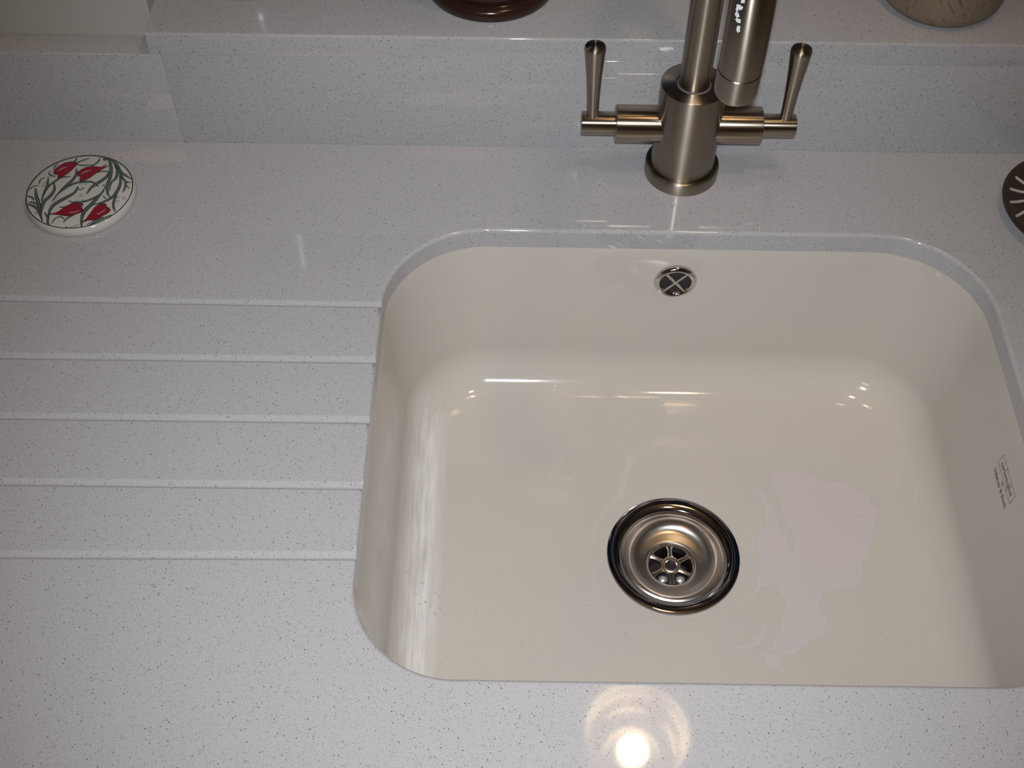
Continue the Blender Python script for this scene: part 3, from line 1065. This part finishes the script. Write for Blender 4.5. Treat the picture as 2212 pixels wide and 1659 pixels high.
# ------------------------------------------------------------ things standing on the sill
ZS = Z0 + .1171
pot = empty('plant_pot', (-.0237, .9190, ZS), 'dark brown glazed pot on the sill, left of the tap', 'pot')
b = MB()
b.lathe([(.0001, 0), (.0540, 0), (.0552, .0010), (.0556, .0045), (.0550, .0085), (.0530, .0105), (.0500, .0112), (.0492, .0118), (.0495, .0135), (.0560, .030), (.0640, .060), (.0690, .095), (.0700, .125),
         (.0720, .128), (.0735, .134), (.0735, .146), (.0715, .149), (.0690, .147), (.0680, .135), (.0640, .115), (.0500, .06), (.0001, .055)], n=96)
b.build('pot_body', BROWN, pot, angle=50)
b = MB(); b.lathe([(.0001, .118), (.030, .121), (.055, .120), (.0645, .116), (.0643, .112), (.0001, .100)], n=48); b.build('soil', mat('dark_soil', (.03, .02, .015), .9), pot)

jar = empty('scribbled_jar', (.3590, .9110, ZS), 'taupe rounded jar scribbled with dark slanting lines on the sill', 'jar')
b = MB()
b.lathe([(.0001, 0), (.0400, 0), (.0465, .0016), (.0505, .0060), (.0528, .0125), (.0540, .030), (.0545, .070), (.0530, .100), (.0480, .118), (.0400, .126), (.0370, .130), (.0370, .140), (.0345, .140), (.0340, .128), (.0340, .06), (.0001, .05)], n=96)
b.build('jar_body', JAR, jar, angle=50)

nv = empty('navy_pot', (-.2340, .9400, ZS), 'navy blue pot on the sill left of the brown one, barely in the picture', 'pot')
b = MB()
b.lathe([(.0001, 0), (.0460, 0), (.0500, .0020), (.0515, .0060), (.0520, .03), (.0560, .08), (.0570, .09), (.0545, .09), (.0500, .05), (.0001, .03)], n=80)
b.build('pot_body', NAVY, nv, angle=50)

# ------------------------------------------------------------ lamps
lampA = empty('ceiling_lamp', (LAX, LAY, HT), 'ribbed glass ceiling lamp with a warm bulb hanging above the tap', 'lamp')
LZ = -(HT - Z0 - LAZ)
GLASSRIB = emit('lit_ribbed_glass', (1.0, .68, .36), RIB_E)
bsdf(GLASSRIB).inputs['Transmission Weight'].default_value = 1.0
RIBB = emit('bright_rib_edges', (1.0, .76, .42), RIB_E * 20)
BULB = emit('warm_bulb', (1.0, .78, .52), BULB_E)
b = MB(); b.lathe([(.0001, -.0005), (.050, -.0005), (.052, -.006), (.048, -.018), (.0001, -.020)], n=48); b.build('ceiling_rose', NICKEL, lampA)
b = MB(); b.tube([(0, 0, -.018), (0, 0, LZ + .135)], .006, 20); b.build('rod', NICKEL, lampA)
b = MB(); b.lathe([(.0001, LZ + .138), (.020, LZ + .136), (.026, LZ + .122), (.024, LZ + .108), (.0001, LZ + .108)], n=48); b.build('bulb_holder', NICKEL, lampA)
b = MB()
b.lathe([(.027, LZ + .126), (.050, LZ + .118), (.070, LZ + .095), (.080, LZ + .060), (.084, LZ), (.0815, LZ), (.0775, LZ + .058), (.068, LZ + .092), (.049, LZ + .1145), (.027, LZ + .1225), (.027, LZ + .126)], n=72, cap0=False, cap1=False)
sh = b.build('glass_shade', GLASSRIB, lampA, angle=60)
for r_, z, a0, a1 in ((.0825, -.001, -1.0, 1.1), (.0825, -.001, 1.2, 3.4), (.0790, .030, -.6, .9), (.0790, .030, 1.15, 2.9), (.070, .072, -.2, .8), (.070, .072, 1.1, 2.3), (.046, .104, .0, 3.2)):
    b = MB()
    pts = [(r_ * math.cos(a0 + (a1 - a0) * i / 40), r_ * math.sin(a0 + (a1 - a0) * i / 40), LZ + z) for i in range(41)]
    b.tube(pts, [.0006 + .0034 * math.sin(pi * i / 40) for i in range(41)], 10)
    b.build('rib', RIBB, sh, angle=80)
b = MB(); b.lathe([(.0255 * math.sin(t * pi / 16), LZ + .078 - .0255 * math.cos(t * pi / 16)) for t in range(1, 15)] + [(.012, LZ + .109)], n=48); b.build('bulb', BULB, lampA, angle=80)

sp = empty('halogen_downlight', (.37, .43, HT), 'round recessed halogen downlight in the ceiling in front of the tap', 'lamp')
b = MB(); b.lathe([(.040, -.0002), (.052, -.0002), (.052, -.003), (.048, -.006), (.040, -.004), (.040, -.0002)], n=48, cap0=False, cap1=False); b.build('trim_ring', CHROME, sp)
rm = empty('room_fill_fitting', (-.5, -1.0, HT), 'wide round fitting added for the warm fill light, out of view behind the photographer', 'lamp')  # unseen housing added to go with the fill light
b = MB(); b.lathe([(.0001, -.0002), (.19, -.0002), (.19, -.03), (.17, -.04), (.0001, -.04)], n=48); b.build('housing', FRAMEP, rm)
